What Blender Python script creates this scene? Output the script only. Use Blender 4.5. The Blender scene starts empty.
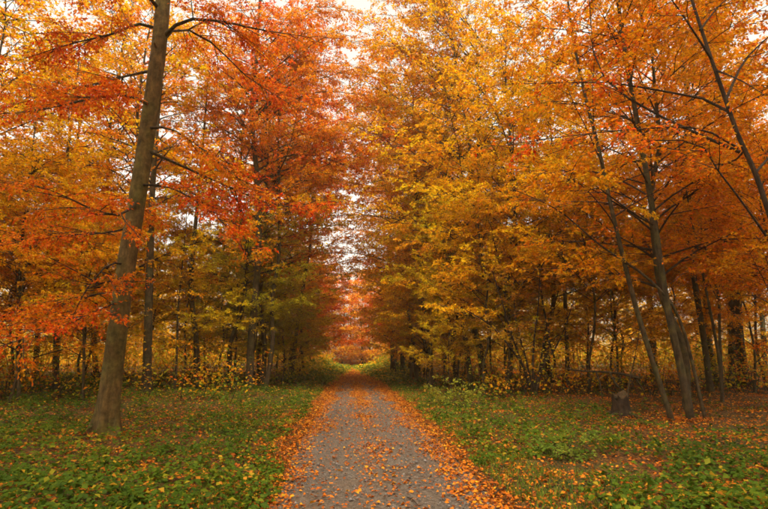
import bpy, math, random
import numpy as np
from mathutils import Vector, Matrix

R = math.radians
sc = bpy.context.scene
col = sc.collection
PI = math.pi

# ------------------------------------------------------------------ camera
CAM = np.array([0.0, 0.0, 1.6])
PITCH, YAW = R(11.45), R(-3.7)
cam_data = bpy.data.cameras.new('camera')
cam_data.sensor_width = 36.0
cam_data.lens = 24.0
cam_data.clip_start = 0.05
cam_data.clip_end = 2000.0
cam = bpy.data.objects.new('camera', cam_data)
cam.location = CAM
cam.rotation_euler = (PI / 2 + PITCH, 0, YAW)
col.objects.link(cam)
sc.camera = cam

# ------------------------------------------------------------------ overcast sky
SUN_EL, SUN_AZ = R(66), R(196)          # behind the clouds, at the photographer's back
w = bpy.data.worlds.new('World')
sc.world = w
w.use_nodes = True
nt = w.node_tree
nt.nodes.clear()
sky = nt.nodes.new('ShaderNodeTexSky')
sky.sky_type = 'NISHITA'
sky.sun_disc = False
sky.sun_elevation = SUN_EL
sky.sun_rotation = SUN_AZ
sky.air_density = 1.0
sky.dust_density = 6.0
hs = nt.nodes.new('ShaderNodeHueSaturation')
hs.inputs['Saturation'].default_value = 0.06      # cloud cover: the blue is washed out
bg = nt.nodes.new('ShaderNodeBackground')
bg.inputs['Strength'].default_value = 0.15
out = nt.nodes.new('ShaderNodeOutputWorld')
nt.links.new(sky.outputs[0], hs.inputs['Color'])
wm = nt.nodes.new('ShaderNodeMix'); wm.data_type = 'RGBA'; wm.blend_type = 'MULTIPLY'
wm.inputs['Factor'].default_value = 1.0
wm.inputs['B'].default_value = (1.0, .955, .84, 1)   # low autumn cloud, slightly warm
nt.links.new(hs.outputs[0], wm.inputs['A'])
nt.links.new(wm.outputs['Result'], bg.inputs['Color'])
nt.links.new(bg.outputs[0], out.inputs['Surface'])

sl = bpy.data.lights.new('sun', 'SUN')
sl.energy = 0.8
sl.angle = R(40)
sl.color = (1.0, 0.88, 0.66)
sun = bpy.data.objects.new('sun', sl)
sd = Vector((math.sin(SUN_AZ) * math.cos(SUN_EL), math.cos(SUN_AZ) * math.cos(SUN_EL), math.sin(SUN_EL)))
sun.rotation_euler = (-sd).to_track_quat('-Z', 'Y').to_euler()
col.objects.link(sun)

vs = sc.view_settings
vs.view_transform = 'Standard'
vs.look = 'None'
vs.exposure = 1.5
vs.gamma = 1.0
vs.use_curve_mapping = False
cy = sc.cycles
sc.render.filter_size = 1.7
cy.pixel_filter_type = 'BLACKMAN_HARRIS'
cy.filter_width = 1.7
cy.volume_bounces = 1
cy.max_bounces = 10
cy.diffuse_bounces = 8
cy.transmission_bounces = 8
cy.glossy_bounces = 2
cy.transparent_max_bounces = 4
cy.use_adaptive_sampling = True
cy.adaptive_threshold = 0.03
cy.caustics_reflective = False
cy.caustics_refractive = False
cy.sample_clamp_indirect = 6.0

# ------------------------------------------------------------------ projection and terrain helpers
F = 512.0
_cr = np.array(cam.rotation_euler.to_matrix())


def ray(px, py):
    d = _cr @ np.array([(px - 384.0) / F, -(py - 254.5) / F, -1.0])
    return d / np.linalg.norm(d)


def at(px, py, Y):
    """the point of the place seen at pixel (px, py) that stands Y metres ahead"""
    d = ray(px, py)
    return CAM + d * (Y / d[1])


PATH_X = 0.42


def sstep(a, b, x):
    t = np.clip((np.asarray(x, float) - a) / (b - a), 0, 1)
    return t * t * (3 - 2 * t)


def ground_z(x, y):
    x = np.asarray(x, float); y = np.asarray(y, float)
    dx = np.abs(x - PATH_X)
    side = sstep(1.2, 2.4, dx)
    rise = 0.42 * sstep(2.5, 9, dx) * sstep(9, 30, y)
    bump = (0.05 * np.sin(x * 0.9 + 1.3) * np.cos(y * 0.7 + .4) + 0.035 * np.sin(x * 2.1 + y * 1.3)
            + 0.02 * np.sin(x * 4.3 - y * 3.1 + 2) + 0.02 * np.cos(y * 4.9 + x * 1.7))
    far = 0.6 * sstep(110, 260, y)
    return side * (0.09 + bump) + rise + far - 0.03 * (1 - side)


def hit(px, py):
    d = ray(px, py)
    t = 1.0
    while t < 200:
        p = CAM + d * t
        if p[2] <= ground_z(p[0], p[1]):
            break
        t += 0.05
    return p


def vnoise(x, y, s, seed=0):
    """smooth value noise in 0..1"""
    x = np.asarray(x, float) / s; y = np.asarray(y, float) / s
    xi = np.floor(x); yi = np.floor(y); fx = x - xi; fy = y - yi
    fx = fx * fx * (3 - 2 * fx); fy = fy * fy * (3 - 2 * fy)

    def h(i, j):
        v = np.sin(i * 127.1 + j * 311.7 + seed * 74.7) * 43758.5453
        return v - np.floor(v)
    return ((h(xi, yi) * (1 - fx) + h(xi + 1, yi) * fx) * (1 - fy)
            + (h(xi, yi + 1) * (1 - fx) + h(xi + 1, yi + 1) * fx) * fy)


# ------------------------------------------------------------------ mesh helpers
class MB:
    """collects vertices and triangles / quads as numpy arrays"""
    def __init__(self):
        self.v, self.f3, self.f4, self.t, self.n = [], [], [], [], 0

    def add(self, v, f3=None, f4=None, tint=None):
        v = np.asarray(v, np.float32).reshape(-1, 3)
        if len(v) == 0:
            return
        self.v.append(v)
        if f3 is not None and len(f3): self.f3.append(np.asarray(f3, np.int32).reshape(-1, 3) + self.n)
        if f4 is not None and len(f4): self.f4.append(np.asarray(f4, np.int32).reshape(-1, 4) + self.n)
        self.t.append(np.zeros(len(v), np.float32) if tint is None else np.asarray(tint, np.float32))
        self.n += len(v)

    def arrays(self):
        v = np.concatenate(self.v)
        f3 = np.concatenate(self.f3) if self.f3 else np.zeros((0, 3), np.int32)
        f4 = np.concatenate(self.f4) if self.f4 else np.zeros((0, 4), np.int32)
        return v, f3, f4, np.concatenate(self.t)

    def mesh(self, name, mat, smooth=False):
        v, f3, f4, t = self.arrays()
        me = bpy.data.meshes.new(name)
        me.vertices.add(len(v)); me.vertices.foreach_set('co', v.ravel())
        loops = np.concatenate([f3.ravel(), f4.ravel()]).astype(np.int32)
        me.loops.add(len(loops)); me.loops.foreach_set('vertex_index', loops)
        n3, n4 = len(f3), len(f4)
        starts = np.concatenate([np.arange(n3) * 3, n3 * 3 + np.arange(n4) * 4]).astype(np.int32)
        me.polygons.add(n3 + n4); me.polygons.foreach_set('loop_start', starts)
        if smooth:
            me.polygons.foreach_set('use_smooth', np.ones(n3 + n4, bool))
        a = me.attributes.new('tint', 'FLOAT', 'POINT')
        a.data.foreach_set('value', t)
        me.update(calc_edges=True)
        me.materials.append(mat)
        return me


def link(name, me, parent=None, color=None):
    o = bpy.data.objects.new(name, me)
    col.objects.link(o)
    o.parent = parent
    if color is not None:
        o.color = (*color, 1)
    return o


def empty(name, loc, rz=0, scale=1.0):
    o = bpy.data.objects.new(name, None)
    o.location = loc; o.rotation_euler = (0, 0, rz); o.scale = (scale,) * 3
    o.empty_display_size = 0.3
    col.objects.link(o)
    return o


def tag(o, label=None, cat=None, group=None, kind=None):
    if label: o['label'] = label
    if cat: o['category'] = cat
    if group: o['group'] = group
    if kind: o['kind'] = kind
    return o


def norm(a):
    return a / np.maximum(np.linalg.norm(a, axis=-1, keepdims=True), 1e-9)


def tubes(P, Rad, sides, rng=None, lump=0.0, cap=True):
    """P (B,n,3), Rad (B,n): B tubes of n rings -> verts, quads"""
    B, n, _ = P.shape
    T = np.empty_like(P)
    T[:, 1:-1] = P[:, 2:] - P[:, :-2]; T[:, 0] = P[:, 1] - P[:, 0]; T[:, -1] = P[:, -1] - P[:, -2]
    T = norm(T)
    ref = np.zeros_like(T)
    vert = np.abs(T[:, :1, 2:3]) > 0.8
    ref[...] = np.where(vert, np.array([1.0, 0.1, 0.0]), np.array([0, 0, 1.0]))
    U = norm(np.cross(T, ref)); V = np.cross(T, U)
    a = np.arange(sides) * 2 * PI / sides
    ring = (np.cos(a)[None, None, :, None] * U[:, :, None] + np.sin(a)[None, None, :, None] * V[:, :, None])
    rr = Rad[:, :, None, None] * np.ones((1, 1, sides, 1))
    if lump and rng is not None:
        k = rng.normal(0, 1, (B, 1, sides, 1)) * 0.5 + rng.normal(0, 1, (B, n, sides, 1)) * 0.5
        rr = rr * (1 + lump * k)
    v = P[:, :, None] + ring * rr
    idx = np.arange(B * n * sides).reshape(B, n, sides)
    q = np.stack([idx[:, :-1], np.roll(idx[:, :-1], -1, 2), np.roll(idx[:, 1:], -1, 2), idx[:, 1:]], -1).reshape(-1, 4)
    return v.reshape(-1, 3), q


def resample(pts, n):
    """smooth resampling of a polyline (Catmull-Rom) to n points"""
    p = np.asarray(pts, float)
    d = np.concatenate([[0], np.cumsum(np.linalg.norm(np.diff(p, axis=0), axis=1))])
    s = np.linspace(0, d[-1], n)
    q = np.vstack([2 * p[0] - p[1], p, 2 * p[-1] - p[-2]])
    i = np.clip(np.searchsorted(d, s, side='right') - 1, 0, len(p) - 2)
    u = ((s - d[i]) / np.maximum(d[i + 1] - d[i], 1e-9))[:, None]
    a, b, c, e = q[i], q[i + 1], q[i + 2], q[i + 3]
    return 0.5 * (2 * b + (c - a) * u + (2 * a - 5 * b + 4 * c - e) * u ** 2 + (3 * b - a - 3 * c + e) * u ** 3)


def azel(az, el):
    return np.stack([np.cos(el) * np.cos(az), np.cos(el) * np.sin(az), np.sin(el)], -1)


def leaves(mb, pos, d, nrm, size, rng, width=0.6, fold=0.14, tint=None):
    """folded two-triangle leaves"""
    m = len(pos)
    if m == 0:
        return
    d = norm(d)
    s = norm(np.cross(d, nrm)); up = np.cross(s, d)
    L = size[:, None]
    k = (fold * rng.uniform(0.2, 1.6, m) * np.where(rng.random(m) < .8, 1, -1))[:, None]
    sk = rng.normal(0, .06, m)[:, None]
    v = np.empty((m, 4, 3))
    v[:, 0] = pos
    v[:, 1] = pos + d * L * (0.45 + sk) + s * L * width * .5 + up * L * k
    v[:, 2] = pos + d * L - up * L * 0.08
    v[:, 3] = pos + d * L * (0.45 - sk) - s * L * width * .5 + up * L * k
    b = np.arange(m)[:, None] * 4
    f = np.concatenate([b + [0, 1, 2], b + [0, 2, 3]], 0)
    if tint is None:
        tint = rng.random(m)
    mb.add(v.reshape(-1, 3), f3=f, tint=np.repeat(tint, 4))


# ------------------------------------------------------------------ materials
def mat_new(name):
    m = bpy.data.materials.new(name)
    m.use_nodes = True
    n = m.node_tree.nodes
    n.clear()
    o = n.new('ShaderNodeOutputMaterial')
    return m, n, m.node_tree.links, o


def ramp(n, stops, interp='LINEAR'):
    r = n.new('ShaderNodeValToRGB')
    r.color_ramp.interpolation = interp
    e = r.color_ramp.elements
    while len(e) < len(stops): e.new(0.5)
    for q, (p, c) in zip(e, stops):
        q.position = p; q.color = (*c, 1)
    return r


def leaf_material(name, stops=None, trans=0.5, rough=0.55, hue=0.045):
    """thin leaf: half reflects, half glows through. Colour: the object's own hue, spread leaf by leaf"""
    m, n, l, o = mat_new(name)
    at_ = n.new('ShaderNodeAttribute'); at_.attribute_name = 'tint'
    if stops:
        c = ramp(n, stops); l.new(at_.outputs['Fac'], c.inputs[0]); csock = c.outputs[0]
    else:
        oi = n.new('ShaderNodeObjectInfo')
        h = n.new('ShaderNodeHueSaturation')
        mr = n.new('ShaderNodeMapRange'); mr.inputs['To Min'].default_value = 0.5 - hue * .5; mr.inputs['To Max'].default_value = 0.5 + hue
        l.new(at_.outputs['Fac'], mr.inputs['Value']); l.new(mr.outputs[0], h.inputs['Hue'])
        mul = n.new('ShaderNodeMath'); mul.operation = 'MULTIPLY'; mul.inputs[1].default_value = 7.31
        fr = n.new('ShaderNodeMath'); fr.operation = 'FRACT'
        l.new(at_.outputs['Fac'], mul.inputs[0]); l.new(mul.outputs[0], fr.inputs[0])
        mv = n.new('ShaderNodeMapRange'); mv.inputs['To Min'].default_value = 0.55; mv.inputs['To Max'].default_value = 1.15
        l.new(fr.outputs[0], mv.inputs['Value']); l.new(mv.outputs[0], h.inputs['Value'])
        l.new(oi.outputs['Color'], h.inputs['Color']); csock = h.outputs[0]
    p = n.new('ShaderNodeBsdfPrincipled')
    p.inputs['Roughness'].default_value = rough
    p.inputs['Specular IOR Level'].default_value = 0.07
    t = n.new('ShaderNodeBsdfTranslucent')
    mx = n.new('ShaderNodeMixShader'); mx.inputs[0].default_value = trans
    l.new(csock, p.inputs['Base Color']); l.new(csock, t.inputs['Color'])
    l.new(p.outputs[0], mx.inputs[1]); l.new(t.outputs[0], mx.inputs[2]); l.new(mx.outputs[0], o.inputs['Surface'])
    return m


def bark_material(name, dark, light, moss, moss_amt=0.5, scale=1.0):
    m, n, l, o = mat_new(name)
    tc = n.new('ShaderNodeTexCoord')
    mp = n.new('ShaderNodeMapping'); mp.inputs['Scale'].default_value = (7 * scale, 7 * scale, 1.6 * scale)
    l.new(tc.outputs['Object'], mp.inputs['Vector'])
    a = n.new('ShaderNodeTexNoise'); a.inputs['Scale'].default_value = 2.2; a.inputs['Detail'].default_value = 8; a.inputs['Roughness'].default_value = .65
    l.new(mp.outputs[0], a.inputs['Vector'])
    c = ramp(n, [(0.3, dark), (0.7, light)]); l.new(a.outputs['Fac'], c.inputs[0])
    b = n.new('ShaderNodeTexNoise'); b.inputs['Scale'].default_value = 1.7; b.inputs['Detail'].default_value = 5
    l.new(tc.outputs['Object'], b.inputs['Vector'])
    mr = n.new('ShaderNodeMapRange'); mr.inputs['From Min'].default_value = .45; mr.inputs['From Max'].default_value = .65; mr.inputs['To Max'].default_value = moss_amt
    l.new(b.outputs['Fac'], mr.inputs['Value'])
    mx = n.new('ShaderNodeMix'); mx.data_type = 'RGBA'
    l.new(mr.outputs[0], mx.inputs['Factor']); l.new(c.outputs[0], mx.inputs['A']); mx.inputs['B'].default_value = (*moss, 1)
    st = n.new('ShaderNodeTexNoise'); st.inputs['Scale'].default_value = 5.5; st.inputs['Detail'].default_value = 7; st.inputs['Roughness'].default_value = .7
    l.new(tc.outputs['Object'], st.inputs['Vector'])
    sr = n.new('ShaderNodeMapRange'); sr.inputs['From Min'].default_value = .38; sr.inputs['From Max'].default_value = .62; sr.inputs['To Min'].default_value = .55; sr.inputs['To Max'].default_value = 1.35
    l.new(st.outputs['Fac'], sr.inputs['Value'])
    sh = n.new('ShaderNodeHueSaturation'); l.new(mx.outputs['Result'], sh.inputs['Color']); l.new(sr.outputs[0], sh.inputs['Value'])
    bp = n.new('ShaderNodeBump'); bp.inputs['Strength'].default_value = 1.0; bp.inputs['Distance'].default_value = .05
    l.new(a.outputs['Fac'], bp.inputs['Height'])
    p = n.new('ShaderNodeBsdfPrincipled'); p.inputs['Roughness'].default_value = .85; p.inputs['Specular IOR Level'].default_value = .2
    l.new(sh.outputs[0], p.inputs['Base Color']); l.new(bp.outputs[0], p.inputs['Normal']); l.new(p.outputs[0], o.inputs['Surface'])
    return m


M_LEAF = leaf_material('autumn_leaf')
M_BEECH = bark_material('beech_bark', (.055, .034, .010), (.17, .105, .03), (.12, .105, .02), .7)
M_DARK = bark_material('dark_bark', (.025, .017, .009), (.085, .052, .022), (.065, .06, .014), .6)
M_TWIG = bark_material('twig_bark', (.02, .012, .007), (.06, .033, .016), (.045, .03, .012), .3)
M_COVER = leaf_material('ground_cover_leaf', [(0.0, (.034, .064, .006)), (.35, (.07, .122, .008)), (.62, (.145, .18, .009)), (.8, (.28, .24, .012)), (.9, (.5, .30, .02)), (1, (.55, .2, .02))], trans=.4)
M_FALLEN = leaf_material('fallen_leaf', [(0, (.13, .045, .012)), (.3, (.36, .085, .010)), (.6, (.54, .14, .010)), (.85, (.64, .21, .012)), (1, (.64, .34, .02))], trans=.2, rough=.6)
M_GRASS = leaf_material('grass_blade', [(0, (.05, .10, .008)), (.6, (.11, .18, .012)), (1, (.28, .23, .03))], trans=.4)


def ground_material():
    m, n, l, o = mat_new('leaf_mould')
    tc = n.new('ShaderNodeTexCoord')
    v = n.new('ShaderNodeTexVoronoi'); v.inputs['Scale'].default_value = 30; l.new(tc.outputs['Object'], v.inputs['Vector'])
    a = n.new('ShaderNodeTexNoise'); a.inputs['Scale'].default_value = .5; a.inputs['Detail'].default_value = 6; l.new(tc.outputs['Object'], a.inputs['Vector'])
    sp = n.new('ShaderNodeSeparateColor'); l.new(v.outputs['Color'], sp.inputs[0])
    c = ramp(n, [(0, (.025, .013, .006)), (.4, (.065, .03, .009)), (.75, (.13, .05, .010)), (1, (.24, .09, .012))]); l.new(sp.outputs[0], c.inputs[0])
    g = ramp(n, [(0, (.010, .012, .004)), (.5, (.04, .04, .010)), (1, (.16, .08, .012))]); l.new(sp.outputs[1], g.inputs[0])
    mr = n.new('ShaderNodeMapRange'); mr.inputs['From Min'].default_value = .42; mr.inputs['From Max'].default_value = .6
    l.new(a.outputs['Fac'], mr.inputs['Value'])
    mx = n.new('ShaderNodeMix'); mx.data_type = 'RGBA'
    l.new(mr.outputs[0], mx.inputs['Factor']); l.new(c.outputs[0], mx.inputs['A']); l.new(g.outputs[0], mx.inputs['B'])
    bp = n.new('ShaderNodeBump'); bp.inputs['Distance'].default_value = .03; l.new(v.outputs['Distance'], bp.inputs['Height'])
    p = n.new('ShaderNodeBsdfPrincipled'); p.inputs['Roughness'].default_value = .9; p.inputs['Specular IOR Level'].default_value = .15
    l.new(mx.outputs['Result'], p.inputs['Base Color']); l.new(bp.outputs[0], p.inputs['Normal']); l.new(p.outputs[0], o.inputs['Surface'])
    return m


def gravel_material():
    m, n, l, o = mat_new('fine_gravel')
    tc = n.new('ShaderNodeTexCoord')
    v = n.new('ShaderNodeTexVoronoi'); v.inputs['Scale'].default_value = 38; l.new(tc.outputs['Object'], v.inputs['Vector'])
    a = n.new('ShaderNodeTexNoise'); a.inputs['Scale'].default_value = 1.1; a.inputs['Detail'].default_value = 7; l.new(tc.outputs['Object'], a.inputs['Vector'])
    sp = n.new('ShaderNodeSeparateColor'); l.new(v.outputs['Color'], sp.inputs[0])
    c = ramp(n, [(0, (.05, .038, .027)), (.5, (.09, .07, .052)), (1, (.155, .122, .092))]); l.new(sp.outputs[0], c.inputs[0])
    mr = n.new('ShaderNodeMapRange'); mr.inputs['From Min'].default_value = .4; mr.inputs['From Max'].default_value = .75; mr.inputs['To Max'].default_value = .6
    l.new(a.outputs['Fac'], mr.inputs['Value'])
    mx = n.new('ShaderNodeMix'); mx.data_type = 'RGBA'
    l.new(mr.outputs[0], mx.inputs['Factor']); l.new(c.outputs[0], mx.inputs['A']); mx.inputs['B'].default_value = (.10, .06, .03, 1)
    bp = n.new('ShaderNodeBump'); bp.inputs['Distance'].default_value = .012; l.new(v.outputs['Distance'], bp.inputs['Height'])
    p = n.new('ShaderNodeBsdfPrincipled'); p.inputs['Roughness'].default_value = .8; p.inputs['Specular IOR Level'].default_value = .25
    l.new(mx.outputs['Result'], p.inputs['Base Color']); l.new(bp.outputs[0], p.inputs['Normal']); l.new(p.outputs[0], o.inputs['Surface'])
    return m


def stone_material():
    m, n, l, o = mat_new('pebble')
    at_ = n.new('ShaderNodeAttribute'); at_.attribute_name = 'tint'
    c = ramp(n, [(0, (.08, .066, .058)), (.6, (.15, .125, .11)), (1, (.24, .21, .185))]); l.new(at_.outputs['Fac'], c.inputs[0])
    p = n.new('ShaderNodeBsdfPrincipled'); p.inputs['Roughness'].default_value = .75
    l.new(c.outputs[0], p.inputs['Base Color']); l.new(p.outputs[0], o.inputs['Surface'])
    return m


# ------------------------------------------------------------------ ground and path
def build_ground():
    xs = np.unique(np.concatenate([-np.geomspace(16, 420, 14), np.arange(-16, 16.01, .25), np.geomspace(16, 420, 14)]).round(3))
    ys = np.unique(np.concatenate([np.linspace(-200, 1, 10), np.arange(1, 34, .25), np.geomspace(34, 700, 26)]).round(3))
    X, Y = np.meshgrid(xs, ys)
    Z = ground_z(X, Y)
    v = np.stack([X, Y, Z], -1).reshape(-1, 3)
    nx, ny = len(xs), len(ys)
    i = np.arange(nx * ny).reshape(ny, nx)
    q = np.stack([i[:-1, :-1], i[:-1, 1:], i[1:, 1:], i[1:, :-1]], -1).reshape(-1, 4)
    mb = MB(); mb.add(v, f4=q)
    o = link('ground', mb.mesh('ground', ground_material(), True))
    tag(o, kind='structure')
    # the gravel track: cambered, its edges wandering
    ys = np.concatenate([np.arange(-3, 40, .2), np.arange(40, 130, 1.0)])
    us = np.linspace(-1, 1, 17)
    U, YY = np.meshgrid(us, ys)
    half = 1.32 - .35 * sstep(35, 80, ys)[:, None] + .10 * (vnoise(ys, 0 * ys, 2.2, 3)[:, None] - .5) + .06 * (vnoise(ys, 0 * ys, .5, 4)[:, None] - .5)
    XX = PATH_X + U * half
    ZZ = .035 - .045 * U ** 2 - .02 * (np.abs(np.abs(U) - .52) < .22) + .010 * (vnoise(XX, YY, .4, 7) - .5) + ground_z(PATH_X, YY) + .03
    v = np.stack([XX, YY, ZZ], -1).reshape(-1, 3)
    i = np.arange(len(ys) * len(us)).reshape(len(ys), len(us))
    q = np.stack([i[:-1, :-1], i[:-1, 1:], i[1:, 1:], i[1:, :-1]], -1).reshape(-1, 4)
    mb = MB(); mb.add(v, f4=q)
    o = link('path', mb.mesh('path', gravel_material(), True))
    tag(o, kind='structure')


def path_z(x, y):
    u = np.abs(np.asarray(x) - PATH_X) / 1.32
    return np.where(u < 1, .035 - .045 * u ** 2 + ground_z(PATH_X, y) + .03, ground_z(x, y)) 


build_ground()


def build_litter():
    rng = np.random.default_rng(5)
    mb = MB()
    # on and beside the path: thick at both edges, a broken strip down the middle further on, few in the wheel tracks
    N = 140000
    y = 2.5 + (rng.random(N) ** 1.5) * 75
    x = PATH_X + rng.uniform(-2.4, 2.4, N)
    dx = np.abs(x - PATH_X)
    wob = .55 * (vnoise(x, y, 1.9, 11) - .5) + .35 * (vnoise(x, y, .5, 12) - .5)
    near = 1 - sstep(5.5, 12, y)
    edge = sstep(.78, 1.25, dx + wob + .05 * near) * (1 - sstep(1.55 - .25 * near, 2.2 - .4 * near, dx + wob))
    mid = np.exp(-((dx + wob * .6) / .26) ** 2) * (.16 + .85 * sstep(7, 11, y) * sstep(.3, .6, vnoise(x, y, 2.3, 13) + .15))
    p = np.clip(edge * (.6 + .7 * vnoise(x, y, .9, 14)) + mid + .05 + .12 * vnoise(x, y, .7, 15), 0, 1) * np.where(y > 22, 1, .9)
    far = sstep(22, 50, y)
    p = np.maximum(p, far * .75 * (dx < 1.9))
    k = rng.random(N) < p
    x, y = x[k], y[k]
    s = rng.uniform(.03, .072, len(x)) * (1 + 1.0 * sstep(12, 60, y))
    z = path_z(x, y) + rng.uniform(.006, .028, len(x))
    put(mb, x, y, z, s, rng, .38)
    # over the wood floor on both sides
    N = 140000
    y = 3 + (rng.random(N) ** 1.35) * 45
    x = rng.uniform(-1, 1, N) * (4 + y * .85)
    dx = np.abs(x - PATH_X)
    right = sstep(1, 6, x)
    pr = (dx > 1.2) * (.42 + .5 * right * sstep(3, 7, x) + .35 * (vnoise(x, y, 2.1, 21) > .58))
    k = rng.random(N) < pr
    x, y = x[k], y[k]
    s = rng.uniform(.04, .075, len(x)) * (1 + .7 * sstep(12, 40, y))
    put(mb, x, y, ground_z(x, y) + rng.uniform(.005, .05, len(x)), s, rng, .5)
    for px, py, n_, sp in ((105, 436, 420, .55), (692, 421, 160, .4), (674, 421, 140, .35), (622, 417, 160, .45), (534, 397, 160, .5)):
        c = hit(px, py); a = rng.uniform(0, 2 * PI, n_); q = .12 + np.abs(rng.normal(0, sp * .5, n_))
        x = c[0] + np.cos(a) * q; y = c[1] + np.sin(a) * q          # drifts against the trunks
        put(mb, x, y, ground_z(x, y) + rng.uniform(.01, .09, n_) * np.clip(1 - q, .2, 1), rng.uniform(.04, .08, n_), rng, .55)
    o = link('fallen_leaves', mb.mesh('fallen_leaves', M_FALLEN))
    tag(o, 'orange fallen leaves strewn over the gravel path and the wood floor', 'leaves', kind='stuff')


def put(mb, x, y, z, s, rng, tilt):
    m = len(x)
    d = azel(rng.uniform(0, 2 * PI, m), rng.normal(0, tilt * .5, m))
    nr = norm(np.stack([rng.normal(0, tilt, m), rng.normal(0, tilt, m), np.ones(m)], -1))
    leaves(mb, np.stack([x, y, z], -1), d, nr, s, rng, width=.68, fold=.2)


build_litter()


def build_pebbles():
    rng = np.random.default_rng(8)
    N = 4500
    y = 3 + rng.random(N) ** 1.6 * 16
    x = PATH_X + rng.uniform(-1.25, 1.25, N)
    s = rng.lognormal(-4.55, .4, N)
    z = path_z(x, y)
    base = np.array([[1, 0, 0], [0, 1, 0], [-1, 0, 0], [0, -1, 0], [0, 0, .7], [.1, 0, -.5]], float)
    f = np.array([[0, 1, 4], [1, 2, 4], [2, 3, 4], [3, 0, 4], [1, 0, 5], [2, 1, 5], [3, 2, 5], [0, 3, 5]])
    a = rng.uniform(0, 2 * PI, N)
    v = base[None] * rng.uniform(.7, 1.3, (N, 6, 1))
    vx = v[..., 0] * np.cos(a)[:, None] - v[..., 1] * np.sin(a)[:, None]
    vy = v[..., 0] * np.sin(a)[:, None] + v[..., 1] * np.cos(a)[:, None]
    v = np.stack([vx, vy, v[..., 2]], -1) * s[:, None, None] + np.stack([x, y, z + s * .2], -1)[:, None]
    mb = MB(); mb.add(v.reshape(-1, 3), f3=(f[None] + np.arange(N)[:, None, None] * 6), tint=np.repeat(rng.random(N), 6))
    o = link('path_pebbles', mb.mesh('path_pebbles', stone_material()))
    tag(o, 'small loose grey stones lying in the gravel of the path', 'gravel', kind='stuff')


build_pebbles()


def build_cover():
    """low leafy plants: stems with leaves, in drifts on both sides of the path"""
    rng = np.random.default_rng(31)
    N = 23000
    y = 3.2 + rng.random(N) ** 1.5 * 34
    x = rng.uniform(-1, 1, N) * (3.5 + y * .82)
    dx = np.abs(x - PATH_X)
    e = 1.68 - .30 * (1 - sstep(5.5, 12, y)) + .5 * (vnoise(x, y, 1.3, 41) - .5)
    left = x < PATH_X
    dens = np.where(left, .55 + .45 * (vnoise(x, y, 2.4, 42) > .38), .92 * (vnoise(x, y, 1.9, 43) > .30))
    dens = dens * np.where(left, 1 - .6 * sstep(6, 13, -x) * (1 - sstep(9, 13, y)), 1 - .86 * sstep(3.5, 8, x - PATH_X + (vnoise(x, y, 2.5, 44) - .5) * 3) * sstep(6, 9, y))
    k = (dx > e) & (rng.random(N) < dens)
    x, y = x[k], y[k]; m = len(x)
    h = rng.lognormal(-1.75, .45, m) * (0.65 + .7 * vnoise(x, y, 3, 45)) * (.55 + .45 * sstep(1.7, 2.6, np.abs(x - PATH_X)))
    z = ground_z(x, y)
    cl = .25 + .6 * vnoise(x, y, 1.4, 46)
    nl = 9
    t = rng.uniform(.25, 1, (m, nl))
    az = rng.uniform(0, 2 * PI, (m, nl))
    lean = np.stack([rng.normal(0, .35, m), rng.normal(0, .35, m)], -1)
    px = x[:, None] + lean[:, :1] * h[:, None] * t + np.cos(az) * rng.uniform(0, .10, (m, nl))
    py = y[:, None] + lean[:, 1:] * h[:, None] * t + np.sin(az) * rng.uniform(0, .10, (m, nl))
    pz = z[:, None] + h[:, None] * t
    size = rng.uniform(.7, 1.3, (m, nl)) * rng.uniform(.04, .09, m)[:, None] * (1 + .5 * sstep(10, 35, y))[:, None]
    d = azel(az, rng.normal(-.05, .3, (m, nl)))
    nr = norm(np.stack([rng.normal(0, .4, (m, nl)), rng.normal(-.1, .4, (m, nl)), np.ones((m, nl))], -1))
    tint = np.clip(cl[:, None] * .62 + rng.normal(0, .11, (m, nl)) + (rng.random((m, nl)) < .10) * .5, 0, 1)
    mb = MB()
    leaves(mb, np.stack([px, py, pz], -1).reshape(-1, 3), d.reshape(-1, 3), nr.reshape(-1, 3), size.ravel(), rng, width=.72, tint=tint.ravel())
    o = link('ground_cover', mb.mesh('ground_cover', M_COVER))
    tag(o, 'low green leafy plants covering the wood floor beside the path', 'ground cover', kind='stuff')
    # grass along both edges of the track
    N = 24000
    y = 3 + rng.random(N) ** 1.5 * 40
    sgn = np.where(rng.random(N) < .62, 1, -1)
    x = PATH_X + sgn * (1.42 + .2 * sstep(6, 12, y) + np.abs(rng.normal(0, .7, N)) + .3 * vnoise(y, y * 0, 1.4, 51))
    k = vnoise(x, y, .8, 52) > .38
    x, y = x[k], y[k]; m = len(x)
    L = rng.uniform(.05, .15, m)
    a = rng.uniform(0, 2 * PI, m); b = rng.uniform(.15, .8, m)
    d = np.stack([np.cos(a) * b, np.sin(a) * b, np.ones(m)], -1); d = norm(d)
    s = np.stack([-np.sin(a), np.cos(a), 0 * a], -1) * (.004 + .003 * sstep(10, 40, y))[:, None]
    p0 = np.stack([x, y, ground_z(x, y)], -1)
    p1 = p0 + d * L[:, None] * .6
    p2 = p1 + norm(d * [1.8, 1.8, .55]) * L[:, None] * .5
    v = np.stack([p0 - s, p0 + s, p1 + s * .8, p1 - s * .8, p2], 1)
    b4 = np.arange(m)[:, None] * 5
    mb = MB(); mb.add(v.reshape(-1, 3), f3=b4 + [3, 2, 4], f4=b4 + [0, 1, 2, 3], tint=np.repeat(np.clip(rng.normal(.5, .2, m), 0, 1), 5))
    o = link('verge_grass', mb.mesh('verge_grass', M_GRASS))
    tag(o, 'short green grass growing along both edges of the path', 'grass', kind='stuff')


build_cover()


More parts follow.
